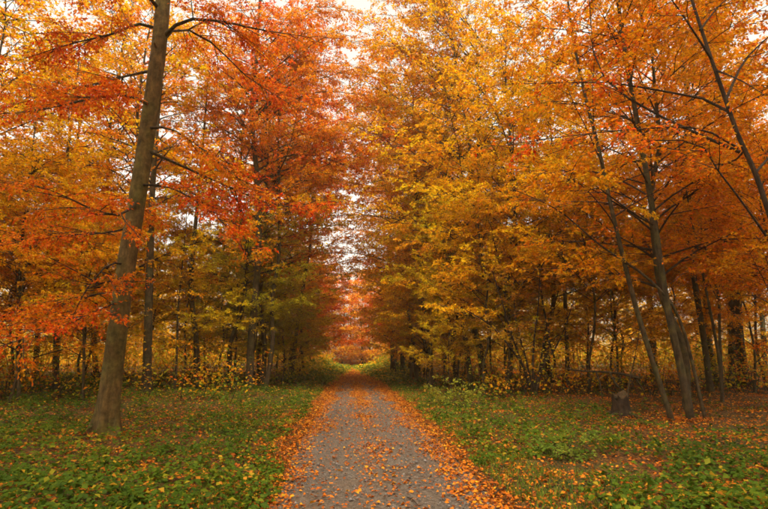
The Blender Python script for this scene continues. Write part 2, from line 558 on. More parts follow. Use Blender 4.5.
def build_twigs():
    rng = np.random.default_rng(77)
    N = 900
    y = 4 + rng.random(N) ** 1.4 * 24; x = rng.uniform(-1, 1, N) * (3 + y * .8)
    k = (np.abs(x - PATH_X) > 1.2) | (rng.random(N) < .12)
    x, y = x[k], y[k]; m = len(x)
    L = rng.lognormal(-1.2, .5, m); az = rng.uniform(0, 2 * PI, m)
    u = np.linspace(-.5, .5, 5)
    a = az[:, None] + np.cumsum(rng.normal(0, .18, (m, 5)), 1)
    px = x[:, None] + np.cos(a) * u * L[:, None]; py = y[:, None] + np.sin(a) * u * L[:, None]
    pz = np.maximum(path_z(px, py), ground_z(px, py)) + .012 + np.abs(rng.normal(0, .03, (m, 5)))
    mb = MB(); v, q = tubes(np.stack([px, py, pz], -1), rng.uniform(.003, .010, m)[:, None] * np.array([1, .9, .8, .65, .4])[None], 3); mb.add(v, f4=q)
    o = link('fallen_twigs', mb.mesh('fallen_twigs', M_TWIG, True))
    tag(o, 'thin dead twigs scattered over the leaf litter', 'twigs', kind='stuff')


build_twigs()

# ------------------------------------------------------------------ trees
def spray(mbt, mbl, P, r0, rng, leaf=.075, dens=1.0, sec_len=None, t0=.2, twig_r=.008, flat=.3, leafy=1.0, side=.85, tw=.085, wood=1.0):
    """secondary branches, twigs and leaves along the limb P (n,3): flat layered beech sprays.
    wood goes to mbt, leaves to mbl"""
    n = len(P)
    seg = np.linalg.norm(np.diff(P, axis=0), axis=1); L = seg.sum()
    m = max(4, int(L / .26 * dens))
    ts = np.sort(rng.uniform(t0, 1.0, m)); ts[-1] = 1.0
    ip = ts * (n - 1); i0 = np.clip(ip.astype(int), 0, n - 2); fr = (ip - i0)[:, None]
    base = P[i0] * (1 - fr) + P[i0 + 1] * fr
    tan = norm(P[i0 + 1] - P[i0])
    az0 = np.arctan2(tan[:, 1], tan[:, 0]); el0 = np.arcsin(np.clip(tan[:, 2], -1, 1))
    sg = np.where(np.arange(m) % 2 == 0, 1, -1)
    az = az0 + sg * rng.normal(side, .22, m); az[-1] = az0[-1]
    steep = np.abs(el0) > .9
    az = np.where(steep, rng.uniform(0, 2 * PI, m), az)
    el = np.where(steep, .25, el0 * .45) + rng.normal(0, .16, m)
    sl_ = sec_len or .42 * L
    ls = sl_ * (1.08 - ts) ** .7 * rng.uniform(.55, 1.1, m) + .22
    K = 4
    u = np.linspace(0, 1, K)
    wa = az[:, None] + np.cumsum(rng.normal(0, .10, (m, K)), 1)
    we = el[:, None] - .25 * u + np.cumsum(rng.normal(0, .07, (m, K)), 1)
    D = azel(wa, we) * (ls / (K - 1))[:, None, None]
    S = np.concatenate([base[:, None], base[:, None] + np.cumsum(D[:, :-1], 1)], 1)
    rad = np.minimum(twig_r * (.5 + ls[:, None]), r0 * .6) * (1 - .75 * u)[None]
    v, q = tubes(S, rad, 3); mbt.add(v, f4=q)
    # twigs
    cnt = np.maximum(2, (ls / tw).astype(int))
    j = np.repeat(np.arange(m), cnt); M = len(j)
    tt = rng.uniform(.12, 1, M); ip = tt * (K - 1); i0 = np.clip(ip.astype(int), 0, K - 2); fr = (ip - i0)[:, None]
    tb = S[j, i0] * (1 - fr) + S[j, i0 + 1] * fr
    ta = wa[j, i0] + np.where(rng.random(M) < .5, 1, -1) * rng.normal(.75, .2, M)
    te = we[j, i0] + rng.normal(-.05, flat * .7, M)
    lt = (.16 + .30 * (1 - tt) * np.minimum(ls[j], 1.6)) * rng.uniform(.6, 1.2, M)
    u3 = np.array([0, .5, 1.0])
    de = te[:, None] - np.array([0, .12, .25])[None]
    TD = azel(ta[:, None] + rng.normal(0, .12, (M, 3)), de) * (lt / 2)[:, None, None]
    TP = np.stack([tb, tb + TD[:, 0], tb + TD[:, 0] + TD[:, 1]], 1)
    kw_ = rng.random(M) < wood                    # beyond arm's length only some of the twigs are thick enough to show
    if kw_.any():
        v, q = tubes(TP[kw_], np.tile(np.array([.0035, .0025, .001]) * (twig_r / .008), (int(kw_.sum()), 1)), 3); mbt.add(v, f4=q)
    # leaves along the twigs
    lc = np.maximum(2, (lt / (.42 * leaf) * leafy).astype(int) + (rng.random(M) < .5))
    k = np.repeat(np.arange(M), lc); Q = len(k)
    tq = rng.uniform(.05, 1.05, Q)
    lp = TP[k, 0] * (1 - tq)[:, None] + TP[k, 2] * tq[:, None] + rng.normal(0, .02, (Q, 3))
    la = ta[k] + np.where(rng.random(Q) < .5, 1, -1) * rng.normal(.8, .35, Q)
    le = te[k] + rng.normal(-.22, .32, Q)
    ld = azel(la, le)
    nr = norm(np.stack([rng.normal(0, flat, Q), rng.normal(0, flat, Q), np.ones(Q)], -1))
    leaves(mbl, lp, ld, nr, rng.uniform(.7, 1.2, Q) * leaf, rng, tint=np.clip(rng.normal(.5, .2, Q) + rng.normal(0, .13) + rng.normal(0, .1, m)[j][k], 0, 1))


def curve_limb(start, az, L, el0, el1, rng, n=9, wig=.09):
    u = np.linspace(0, 1, n)
    a = az + np.cumsum(rng.normal(0, wig, n)); e = el0 + (el1 - el0) * u + np.cumsum(rng.normal(0, wig * .6, n))
    D = azel(a, e) * (L / (n - 1))
    return np.concatenate([[start], start + np.cumsum(D[:-1], 0)])


def trunk_mesh(P, r, rng, mat, sides=12, flare=1.6, taper=None, lump=.03, n=None, stubs=7):
    n = n or max(12, int(np.linalg.norm(np.diff(P, axis=0), axis=1).sum() / .35))
    Q = resample(P, n)
    u = np.linspace(0, 1, n)
    h = np.concatenate([[0], np.cumsum(np.linalg.norm(np.diff(Q, axis=0), axis=1))])
    rad = r * (1 - .85 * u ** 1.3) if taper is None else np.interp(u, np.linspace(0, 1, len(taper)), taper)
    hg = np.maximum(h - (.2 if P[0][2] < -.1 else 0), 0)      # height above the soil
    rad = rad * (1 + (flare - 1) * np.exp(-hg / (r * 1.5)))
    mb = MB()
    v, q = tubes(Q[None], rad[None], sides, rng, lump)
    ang = np.arange(sides) * 2 * PI / sides
    k = rng.integers(3, 6)
    lob = (np.sin(ang * k + rng.uniform(0, 6)) + .5 * np.sin(ang * 2 + rng.uniform(0, 6)))[None, :, None] * np.exp(-hg / (r * 2.0))[:, None, None] * .22 * (flare - 1) / .4
    g = v.reshape(n, sides, 3); g = g + (g - Q[:, None]) * lob; v = g.reshape(-1, 3)
    mb.add(v, f4=q)
    for _ in range(stubs):                       # broken branch stubs and knots
        i = int(rng.integers(int(n * .08), int(n * .6))); az = rng.uniform(0, 2 * PI)
        P2 = curve_limb(Q[i], az, rad[i] + rng.uniform(.03, .16), rng.uniform(.1, .6), rng.uniform(.1, .7), rng, 4)
        v, q = tubes(P2[None], (rad[i] * np.array([.42, .34, .2, .13]) * rng.uniform(.5, 1))[None], 6, rng, .15); mb.add(v, f4=q)
    return mb.mesh('trunk', mat, True), Q, rad


class Tree:
    """template of a tree in its own space: trunk, limbs, crown"""
    def __init__(self, seed):
        self.rng = np.random.default_rng(seed); self.limbs = []; self.mbl = MB()

    def limb(self, P, r, mat, n=9, taper=.88, **kw):
        P = resample(P, n); u = np.linspace(0, 1, n)
        mb = MB(); v, q = tubes(P[None], (r * (1 - taper * u ** .8))[None], 7 if r > .03 else 5, self.rng, .05); mb.add(v, f4=q)
        spray(mb, self.mbl, P, r, self.rng, **kw)
        self.limbs.append((mb, mat))

    def place(self, name, loc, rz=0, scale=1.0, color=(.6, .2, .02), whole=False):
        e = empty(name, loc, rz, scale)
        link('trunk', self.trunk, e)
        if whole:
            if not hasattr(self, 'boughs'):
                al = MB()
                for mb, _ in self.limbs:
                    v, f3, f4, t = mb.arrays(); al.add(v, f3, f4, t)
                self.boughs = al.mesh('boughs', M_TWIG, True)
            link('boughs', self.boughs, e)['kind'] = 'stuff'
        else:
            if not hasattr(self, 'limbmesh'): self.limbmesh = [mb.mesh('limb', m_, True) for mb, m_ in self.limbs]
            for me in self.limbmesh: link('limb', me, e)
        if not hasattr(self, 'leafmesh'): self.leafmesh = self.mbl.mesh('crown', M_LEAF)
        c = link('crown', self.leafmesh, e, color); c['kind'] = 'stuff'
        return e


def young_tree(seed, H=8.0, nl=20, leaf=.085, first=1.1, spread=3.2, r=.055, mat=None, dens=1.15):
    nl = int(nl * 1.9)
    """understorey beech: slim stem, flat layers of leaves from low down"""
    T = Tree(seed); rng = T.rng
    z = np.linspace(0, H, 9); k = np.cumsum(rng.normal(0, .13, (9, 2)), 0); k -= k[0]
    P = np.stack([k[:, 0], k[:, 1], z], -1); P[0, 2] = -.25
    T.trunk, Q, rad = trunk_mesh(P, r, rng, mat or M_DARK, sides=9)
    az = rng.uniform(0, 6)
    for i in range(nl):
        h = first + (H - first - .3) * (max(0, i + rng.uniform(-.3, .3)) / nl) ** .95
        h = max(first * .8, h)
        j = int(np.clip(np.searchsorted(Q[:, 2], h), 1, len(Q) - 1))
        az += 2.4 + rng.normal(0, .35)
        f = h / H
        L = spread * (.72 + .45 * math.sin(PI * min(1, .15 + f * .75)) - .3 * f ** 2) * rng.uniform(.55, 1.15)
        T.limb(curve_limb(Q[j], az, L, rng.uniform(.3, .6) + .55 * f, rng.uniform(-.15, .12) + .35 * f, rng), max(.012, rad[j] * .42), M_TWIG, leaf=leaf, dens=dens, flat=.42, wood=.03)
    return T


def tall_tree(seed, H=21.0, nl=26, leaf=.13, first=4.0, spread=5.5, r=.13, mat=None, dens=.68):
    nl = int(nl * 1.7)
    T = Tree(seed); rng = T.rng
    z = np.linspace(0, H, 10); k = np.cumsum(rng.normal(0, .22, (10, 2)), 0); k -= k[0]
    P = np.stack([k[:, 0], k[:, 1], z], -1); P[0, 2] = -.3
    T.trunk, Q, rad = trunk_mesh(P, r, rng, mat or M_DARK, sides=12)
    az = rng.uniform(0, 6)
    for i in range(nl):
        f = (i + rng.uniform(-.3, .3)) / nl
        h = first + (H - first - .5) * np.clip(f, 0, 1)
        j = int(np.clip(np.searchsorted(Q[:, 2], h), 1, len(Q) - 1))
        az += 2.4 + rng.normal(0, .4)
        L = spread * (.7 + .4 * math.sin(PI * min(1, f * .8 + .2)) - .15 * f) * rng.uniform(.6, 1.15)
        T.limb(curve_limb(Q[j], az, L, rng.uniform(.3, .7) + .5 * f, rng.uniform(-.15, .2) + .4 * f, rng), max(.02, rad[j] * .45), M_TWIG, leaf=leaf, dens=dens, flat=.45, twig_r=.011, wood=.0, tw=.13)
    return T


RED = (.80, .11, .008)
REDOR = (.84, .155, .006)
ORANGE = (.87, .285, .004)
GOLD = (.87, .40, .004)
YELLOW = (.84, .52, .009)
OLIVE = (.60, .46, .012)
BROWN = (.62, .24, .012)

# ---- the big smooth-barked beech on the left
def big_beech():
    b = hit(105, 436); Y = b[1]
    T = Tree(101); rng = T.rng
    w_ = lambda pts: np.array([at(x, y, Y + dy) for x, y, dy in pts]) - b
    P = w_([(105, 436, 0), (111, 385, 0), (119, 320, 0), (127, 262, .05), (138, 195, .1), (149, 120, .1), (158, 55, 0), (163, 0, 0), (165, -70, .2), (168, -170, .4), (176, -330, .6)])
    P[0, 2] = -.3
    T.trunk, Q, rad = trunk_mesh(P, .2, rng, M_BEECH, sides=28, flare=1.7, taper=[.205, .19, .178, .168, .155, .135, .11, .06], lump=.022, n=60)
    lim = [
        ([(160, 40, 0), (185, 20, -.3), (225, 22, -.7), (262, 30, -1.0), (310, 37, -1.4)], .05),
        ([(160, 44, 0), (180, 28, .4), (215, 45, 1.0), (245, 75, 1.5), (300, 110, 2.2)], .04),
        ([(156, 28, 0), (138, 24, -.3), (112, 34, -.7), (70, 44, -1.2), (20, 60, -1.6)], .04),
        ([(150, 128, 0), (168, 128, -.3), (190, 140, -.6), (215, 160, -.9), (252, 190, -1.1)], .035),
        ([(146, 150, 0), (180, 165, .5), (225, 185, 1.2), (275, 205, 1.8), (330, 205, 2.2)], .04),
        ([(143, 185, 0), (165, 186, -.2), (195, 200, -.5), (228, 228, -.9), (250, 262, -1.2)], .03),
        ([(139, 200, 0), (120, 215, -.5), (90, 208, -1.2), (50, 190, -2.0), (0, 180, -2.6)], .035),
        ([(135, 225, 0), (112, 232, .4), (75, 235, .9), (30, 240, 1.3), (-20, 250, 1.6)], .03),
        ([(130, 265, 0), (110, 264, -.3), (92, 282, -.7), (78, 305, -1.0), (62, 345, -1.2)], .026),
        ([(122, 300, 0), (100, 310, -.5), (65, 325, -1.2), (25, 338, -1.9), (-15, 355, -2.4)], .024),
        ([(124, 290, 0), (90, 296, .6), (50, 310, 1.2), (10, 325, 1.5)], .022),
        ([(150, 105, 0), (125, 95, -.7), (85, 100, -1.5), (40, 110, -2.3), (-10, 115, -2.9)], .04),
        ([(156, 70, 0), (130, 75, .6), (90, 85, 1.3), (45, 95, 1.9), (0, 110, 2.3)], .04),
        ([(160, 10, 0), (140, -10, -.8), (100, -20, -1.8), (50, -10, -2.8)], .05),
        ([(164, -20, 0), (200, -35, .5), (260, -40, 1.0), (330, -30, 1.5)], .05),
        ([(164, -40, 0), (190, -60, -1), (230, -60, -2), (270, -40, -2.6)], .045),
        ([(140, 195, 0), (130, 200, 1), (120, 205, 2.2), (110, 215, 3.2)], .03),
    ]
    for pts, r in lim:
        T.limb(w_(pts), r, M_DARK if r > .03 else M_TWIG, leaf=.07, dens=1.4, flat=.4, sec_len=1.6, t0=.2, wood=.18, tw=.085)
    for i in range(8):
        T.limb(curve_limb(Q[44 + 2 * i] if 44 + 2 * i < 60 else Q[-1], i * 2.4, 3.6 - .2 * i, .6, .1, rng), .05, M_DARK, leaf=.11, dens=.6, flat=.4)
    e = T.place('beech_tree', b, color=(.82, .135, .006))
    tag(e, 'large smooth grey-barked beech with red-orange leaves left of the path, nearest and thickest trunk', 'tree')


big_beech()


# ---- the other trunks one can tell apart: (pixels along the stem, radius, leaf colour, label)
def stem_tree(name, pts, r, color, label, seed, limbs=12, first=.3, spread=2.6, leaf=.09, top=0, mat=None, extra=(), Y=None, cat='tree', group=None, dens=.66, flare=1.45, els=(.25, .7)):
    b = hit(*pts[0]) if Y is None else at(*pts[0], Y)
    if Y is not None: b = np.array([b[0], b[1], ground_z(b[0], b[1])])
    T = Tree(seed); rng = T.rng
    P = np.array([at(p[0], p[1], b[1] + (p[2] if len(p) > 2 else 0)) for p in pts]) - b
    P[0] = (P[0][0], P[0][1], -.2)
    if top:                                      # the stem goes on above the picture or into its crown
        d = norm(P[-1] - P[-2]) * .35 + np.array([0, 0, .65])
        P = np.vstack([P, P[-1] + norm(d) * top * .5, P[-1] + norm(d) * top * .5 + np.array([0, 0, top * .5])])
    T.trunk, Q, rad = trunk_mesh(P, r, rng, mat or M_DARK, sides=12, flare=flare)
    az = rng.uniform(0, 6)
    n = len(Q)
    limbs = int(limbs * 1.5)
    for i in range(limbs):
        f = first + (.97 - first) * (i + rng.uniform(0, .6)) / limbs
        j = int(min(n - 1, f * n)); az += 2.4 + rng.normal(0, .4)
        L = spread * (1.1 - .5 * f) * rng.uniform(.6, 1.15)
        T.limb(curve_limb(Q[j], az, L, rng.uniform(*els), rng.uniform(-.15, .15), rng), max(.012, rad[j] * .4), M_TWIG, leaf=leaf, dens=dens, flat=.38, wood=.15)
    more = [([(x + rng.normal(0, 2) * (q > 0), y - 4 * q + rng.normal(0, 5) - 12, dy * rng.uniform(-.8, 1.6) + rng.normal(0, .4) * (q > 0)) for q, (x, y, dy) in enumerate(p_)], r_ * .8) for p_, r_ in list(extra) * 2]
    for pts2, r2 in list(extra) + more:
        T.limb(np.array([at(x, y, b[1] + dy) for x, y, dy in pts2]) - b, r2, M_DARK, leaf=leaf, dens=1.0, flat=.4, sec_len=1.7, wood=.2)
    e = T.place(name, b, color=color)
    tag(e, label, cat, group)
    return e


G = 'trees standing in the wood beside the path'
# left of the path
stem_tree('beech_tree', [(147, 394), (148, 330), (150, 262), (152, 200), (156, 140)], .17, ORANGE, 'straight brown trunk close behind the large grey beech on the left', 201, limbs=20, first=.5, spread=3.4, leaf=.10, top=6, group=G)
stem_tree('beech_tree', [(198, 389), (196, 340), (191, 290), (194, 240), (199, 190)], .13, GOLD, 'slim dark trunk with a slight kink, midway between the grey beech and the path', 202, limbs=20, first=.5, spread=3.2, leaf=.10, top=7, group=G)
stem_tree('beech_tree', [(250, 390), (251, 345), (256, 290), (259, 235), (257, 180), (252, 110), (256, 60)], .17, ORANGE, 'tall dark trunk nearest the path on its left side, bent slightly like a bow', 203, limbs=24, first=.52, spread=4.6, leaf=.10, top=9, group=G, extra=[([(255, 130, 0), (285, 105, -.5), (318, 92, -1.0), (372, 95, -1.6)], .06), ([(258, 170, 0), (290, 155, .4), (325, 158, .8), (376, 178, 1.2)], .055), ([(259, 215, 0), (290, 212, -.6), (318, 200, -1.2), (355, 205, -1.6)], .05), ([(254, 75, 0), (285, 45, .3), (318, 30, .8), (366, 40, 1.2)], .06), ([(257, 100, 0), (290, 70, 1.2), (325, 62, 2.4), (378, 72, 3.4)], .055), ([(257, 190, 0), (285, 185, 2), (320, 180, 4), (362, 188, 5)], .05), ([(256, 150, 0), (225, 130, -.5), (190, 120, -1), (150, 125, -1.5)], .05)])
stem_tree('sapling', [(268, 376), (270, 330), (274, 290), (280, 250)], .06, OLIVE, 'thin olive-leaved sapling just right of the bowed trunk left of the path', 204, limbs=16, first=.12, spread=2.6, leaf=.10, top=3, group=G)
stem_tree('sapling', [(234, 384), (236, 345), (238, 300), (236, 260)], .06, OLIVE, 'thin sapling just left of the bowed dark trunk beside the path', 205, limbs=14, first=.15, spread=2.2, leaf=.10, top=3, group=G)
stem_tree('sapling', [(175, 390), (177, 350), (178, 310), (182, 270)], .05, GOLD, 'thin stem between the two slim trunks left of the path', 206, limbs=12, first=.2, spread=2.2, leaf=.10, top=3, group=G)
stem_tree('sapling', [(83, 402), (84, 360), (83, 320), (80, 280)], .05, BROWN, 'thin brown-leaved sapling left of the grey beech trunk', 207, limbs=14, first=.2, spread=2.6, leaf=.09, top=2, group=G)
stem_tree('beech_tree', [(20, 405), (18, 340), (20, 270), (26, 200)], .06, GOLD, 'golden young beech at the far left edge of the picture', 208, limbs=22, first=.15, spread=3.4, leaf=.09, top=4, group=G)
stem_tree('beech_tree', [(56, 392), (57, 330), (60, 260), (64, 190)], .12, ORANGE, 'orange-leaved beech in the left wood, between the left edge and the grey beech', 209, limbs=22, first=.2, spread=3.6, leaf=.11, top=6, group=G)
# right of the path
stem_tree('beech_tree', [(485, 386), (480, 350), (473, 325), (470, 290), (474, 240), (478, 190)], .17, GOLD, 'stout dark trunk leaning left beside the path, behind the yellow-green bush', 301, limbs=32, first=.26, spread=5.0, leaf=.10, top=10, group=G, els=(.1, .5), extra=[([(476, 215, 0), (440, 190, -.6), (400, 178, -1.2), (352, 186, -1.6)], .055), ([(478, 180, 0), (440, 145, .5), (400, 128, 1.0), (346, 132, 1.5)], .06), ([(480, 135, 0), (445, 95, -.5), (408, 75, -1.0), (360, 72, -1.5)], .06), ([(482, 85, 0), (450, 45, .4), (420, 20, .8), (376, 14, 1.2)], .06), ([(474, 250, 0), (440, 245, .8), (410, 250, 1.6), (384, 262, 2.2)], .05), ([(482, 60, 0), (450, 15, -.8), (420, -8, -1.5), (384, -12, -2)], .06), ([(478, 190, 0), (445, 170, 2.5), (405, 155, 4.5), (350, 150, 6)], .05)])
stem_tree('beech_tree', [(567, 392), (567, 350), (565, 300), (563, 250), (556, 190)], .085, GOLD, 'slim upright trunk between the many-stemmed hazel and the stump', 302, limbs=20, first=.3, spread=4.4, leaf=.095, top=7, group=G)
stem_tree('beech_tree', [(674, 421), (656, 372), (634, 300), (613, 215), (599, 150), (585, 95), (572, 30)], .065, ORANGE, 'slender pole-like tree leaning left, left one of the pair behind the stump', 303, limbs=22, first=.3, spread=4.6, leaf=.085, top=6, group=G, flare=1.2)
stem_tree('beech_tree', [(692, 421), (679, 360), (666, 300), (654, 220), (645, 165), (637, 120), (626, 60), (618, 0)], .09, ORANGE, 'leaning grey-brown tree, thicker one of the pair right of the stump', 304, limbs=23, first=.28, spread=4.6, leaf=.085, top=6, group=G, flare=1.2)
stem_tree('sapling', [(706, 420), (693, 366), (684, 332), (673, 306), (656, 286), (640, 272), (600, 245), (556, 209), (500, 184)], .042, ORANGE, 'thin stem arching far to the left in front of the leaning pair', 305, limbs=8, first=.4, spread=1.4, leaf=.075, group=G, flare=1.1, dens=.7)
stem_tree('beech_tree', [(722, 402), (719, 360), (710, 310), (700, 260), (688, 200), (680, 150)], .05, BROWN, 'thin brown-leaved tree right of the leaning pair', 306, limbs=16, first=.4, spread=2.6, leaf=.09, top=3, group=G)
stem_tree('beech_tree', [(736, 383), (733, 320), (730, 260), (727, 200), (722, 130)], .27, BROWN, 'thick dark trunk at the right, left one of two standing close together', 307, limbs=16, first=.4, spread=3.6, leaf=.12, top=7, group=G)
stem_tree('beech_tree', [(748, 385), (741, 350), (738, 300), (741, 250), (746, 180)], .18, ORANGE, 'dark trunk with a flared foot at the right, right one of two standing close together', 308, limbs=14, first=.4, spread=3.2, leaf=.12, top=6, group=G, flare=2.2)
stem_tree('beech_tree', [(654, 378), (652, 330), (648, 280), (646, 230)], .20, BROWN, 'dark trunk seen behind the leaning pair, deeper in the right wood', 309, limbs=14, first=.36, spread=3.4, leaf=.12, top=8, group=G)
stem_tree('beech_tree', [(711, 372), (709, 320), (706, 270), (703, 220)], .18, GOLD, 'dark trunk deep in the right wood behind the thin brown-leaved tree', 310, limbs=14, first=.36, spread=3.4, leaf=.12, top=8, group=G)
stem_tree('beech_tree', [(445, 374), (445, 345), (443, 310), (440, 270)], .15, YELLOW, 'yellow-leaved trunk standing back from the path, left of the stout leaning trunk', 311, limbs=18, first=.15, spread=3.2, leaf=.12, top=7, group=G)
stem_tree('beech_tree', [(393, 367), (393, 345), (392, 315), (390, 280)], .24, ORANGE, 'dark trunk close to the far right edge of the path, left one of a pair', 312, limbs=20, first=.15, spread=4.2, leaf=.15, top=9, group=G, Y=44)
stem_tree('beech_tree', [(403, 367), (402, 345), (403, 315), (404, 280)], .18, GOLD, 'thinner trunk close to the far right edge of the path, right one of a pair', 313, limbs=20, first=.15, spread=4.0, leaf=.15, top=9, group=G, Y=41)


# ---- the tree leaning in from beyond the right edge, its limbs across the upper right
def leaning_tree():
    Y = 7.2
    b = at(838, 500, Y); b[2] = ground_z(b[0], b[1])
    T = Tree(330); rng = T.rng
    w_ = lambda pts: np.array([at(x, y, Y + dy) for x, y, dy in pts]) - b
    P = w_([(838, 500, 0), (822, 400, 0), (800, 300, 0), (772, 222, 0), (756, 175, 0), (738, 135, 0), (724, 95, 0), (711, 58, 0), (700, 25, .1), (686, -20, .2), (668, -90, .4)])
    P[0, 2] = -.25
    T.trunk, Q, rad = trunk_mesh(P, .085, rng, M_TWIG, sides=12, flare=1.3, taper=[.07, .052, .037, .03, .022, .013], lump=.06, n=40)
    lim = [
        ([(730, 112, 0), (708, 100, .2), (680, 94, .4), (640, 87, .7), (605, 82, 1.0), (560, 83, 1.4), (500, 84, 1.9)], .026),
        ([(740, 152, 0), (712, 140, .2), (677, 124, .5), (636, 103, .8), (606, 80, 1.1), (594, 56, 1.2), (590, 10, 1.2), (587, -40, 1.2)], .03),
        ([(738, 148, 0), (705, 130, -.1), (672, 127, -.2), (592, 133, -.3), (540, 140, -.3), (500, 146, -.3)], .02),
        ([(766, 236, 0), (742, 202, -.2), (716, 168, -.3), (700, 145, -.4), (660, 140, -.5), (600, 150, -.5)], .02),
        ([(712, 60, 0), (690, 26, -.2), (672, 0, -.3), (640, -40, -.5)], .022),
        ([(726, 100, 0), (745, 60, .4), (775, 30, .8), (800, 0, 1.1)], .026),
        ([(756, 172, 0), (775, 150, .5), (800, 120, 1.0)], .024),
        ([(700, 30, 0), (720, 5, .4), (750, -20, .8)], .02),
        ([(745, 150, 0), (735, 160, .8), (720, 165, 1.6), (700, 160, 2.3)], .02),
        ([(716, 70, 0), (740, 80, -.5), (765, 95, -1.0)], .02),
    ]
    for pts, r in lim:
        T.limb(w_(pts), r, M_TWIG, leaf=.07, dens=.8, flat=.34, sec_len=.85, t0=.3, taper=.8, leafy=.75)
    e = T.place('leaning_tree', b, color=REDOR)
    tag(e, 'dark leaning tree at the upper right with long bare-looking limbs reaching left', 'tree', G)


leaning_tree()


# ---- many-stemmed hazel
def hazel():
    b = hit(534, 397); Y = b[1]
    e = empty('hazel_shrub', b)
    rng = np.random.default_rng(44)
    mbl = MB()
    stems = [
        [(532, 397, 0), (526, 375, 0), (517, 350, -.2), (510, 330, -.3), (503, 305, -.5), (492, 270, -.7)],
        [(533, 397, 0), (529, 372, .1), (522, 345, .2), (515, 315, .4), (514, 280, .6)],
        [(534, 397, 0), (533, 370, -.1), (534, 340, -.2), (538, 310, -.3), (540, 270, -.5)],
        [(535, 397, 0), (538, 375, 0), (546, 355, .1), (549, 335, .2), (543, 305, .3), (541, 270, .3), (555, 235, .3)],
        [(536, 397, 0), (541, 372, -.1), (551, 355, -.3), (562, 335, -.5), (574, 300, -.8)],
        [(534, 397, 0), (524, 368, -.2), (508, 345, -.5), (490, 325, -.8), (466, 310, -1.2)],
        [(535, 397, 0), (540, 370, .3), (545, 335, .6), (556, 300, .9), (566, 260, 1.2)],
    ]
    for i, s in enumerate(stems):
        P = resample(np.array([at(x, y, Y + dy) for x, y, dy in s]) - b, 14)
        P[0] = (rng.normal(0, .05), rng.normal(0, .05), -.15)
        mb = MB(); v, q = tubes(P[None], (np.linspace(.062, .016, 14) * rng.uniform(.75, 1.1))[None], 8, rng, .05); mb.add(v, f4=q)
        spray(mb, mbl, P, .04, rng, leaf=.085, dens=.8, sec_len=1.1, t0=.4, flat=.4, leafy=.7)
        link('stem', mb.mesh('stem', M_TWIG, True), e)
    c = link('crown', mbl.mesh('crown', M_LEAF), e, BROWN); c['kind'] = 'stuff'
    tag(e, 'many-stemmed dark shrub fanning out from one foot, right of the path', 'shrub')


hazel()


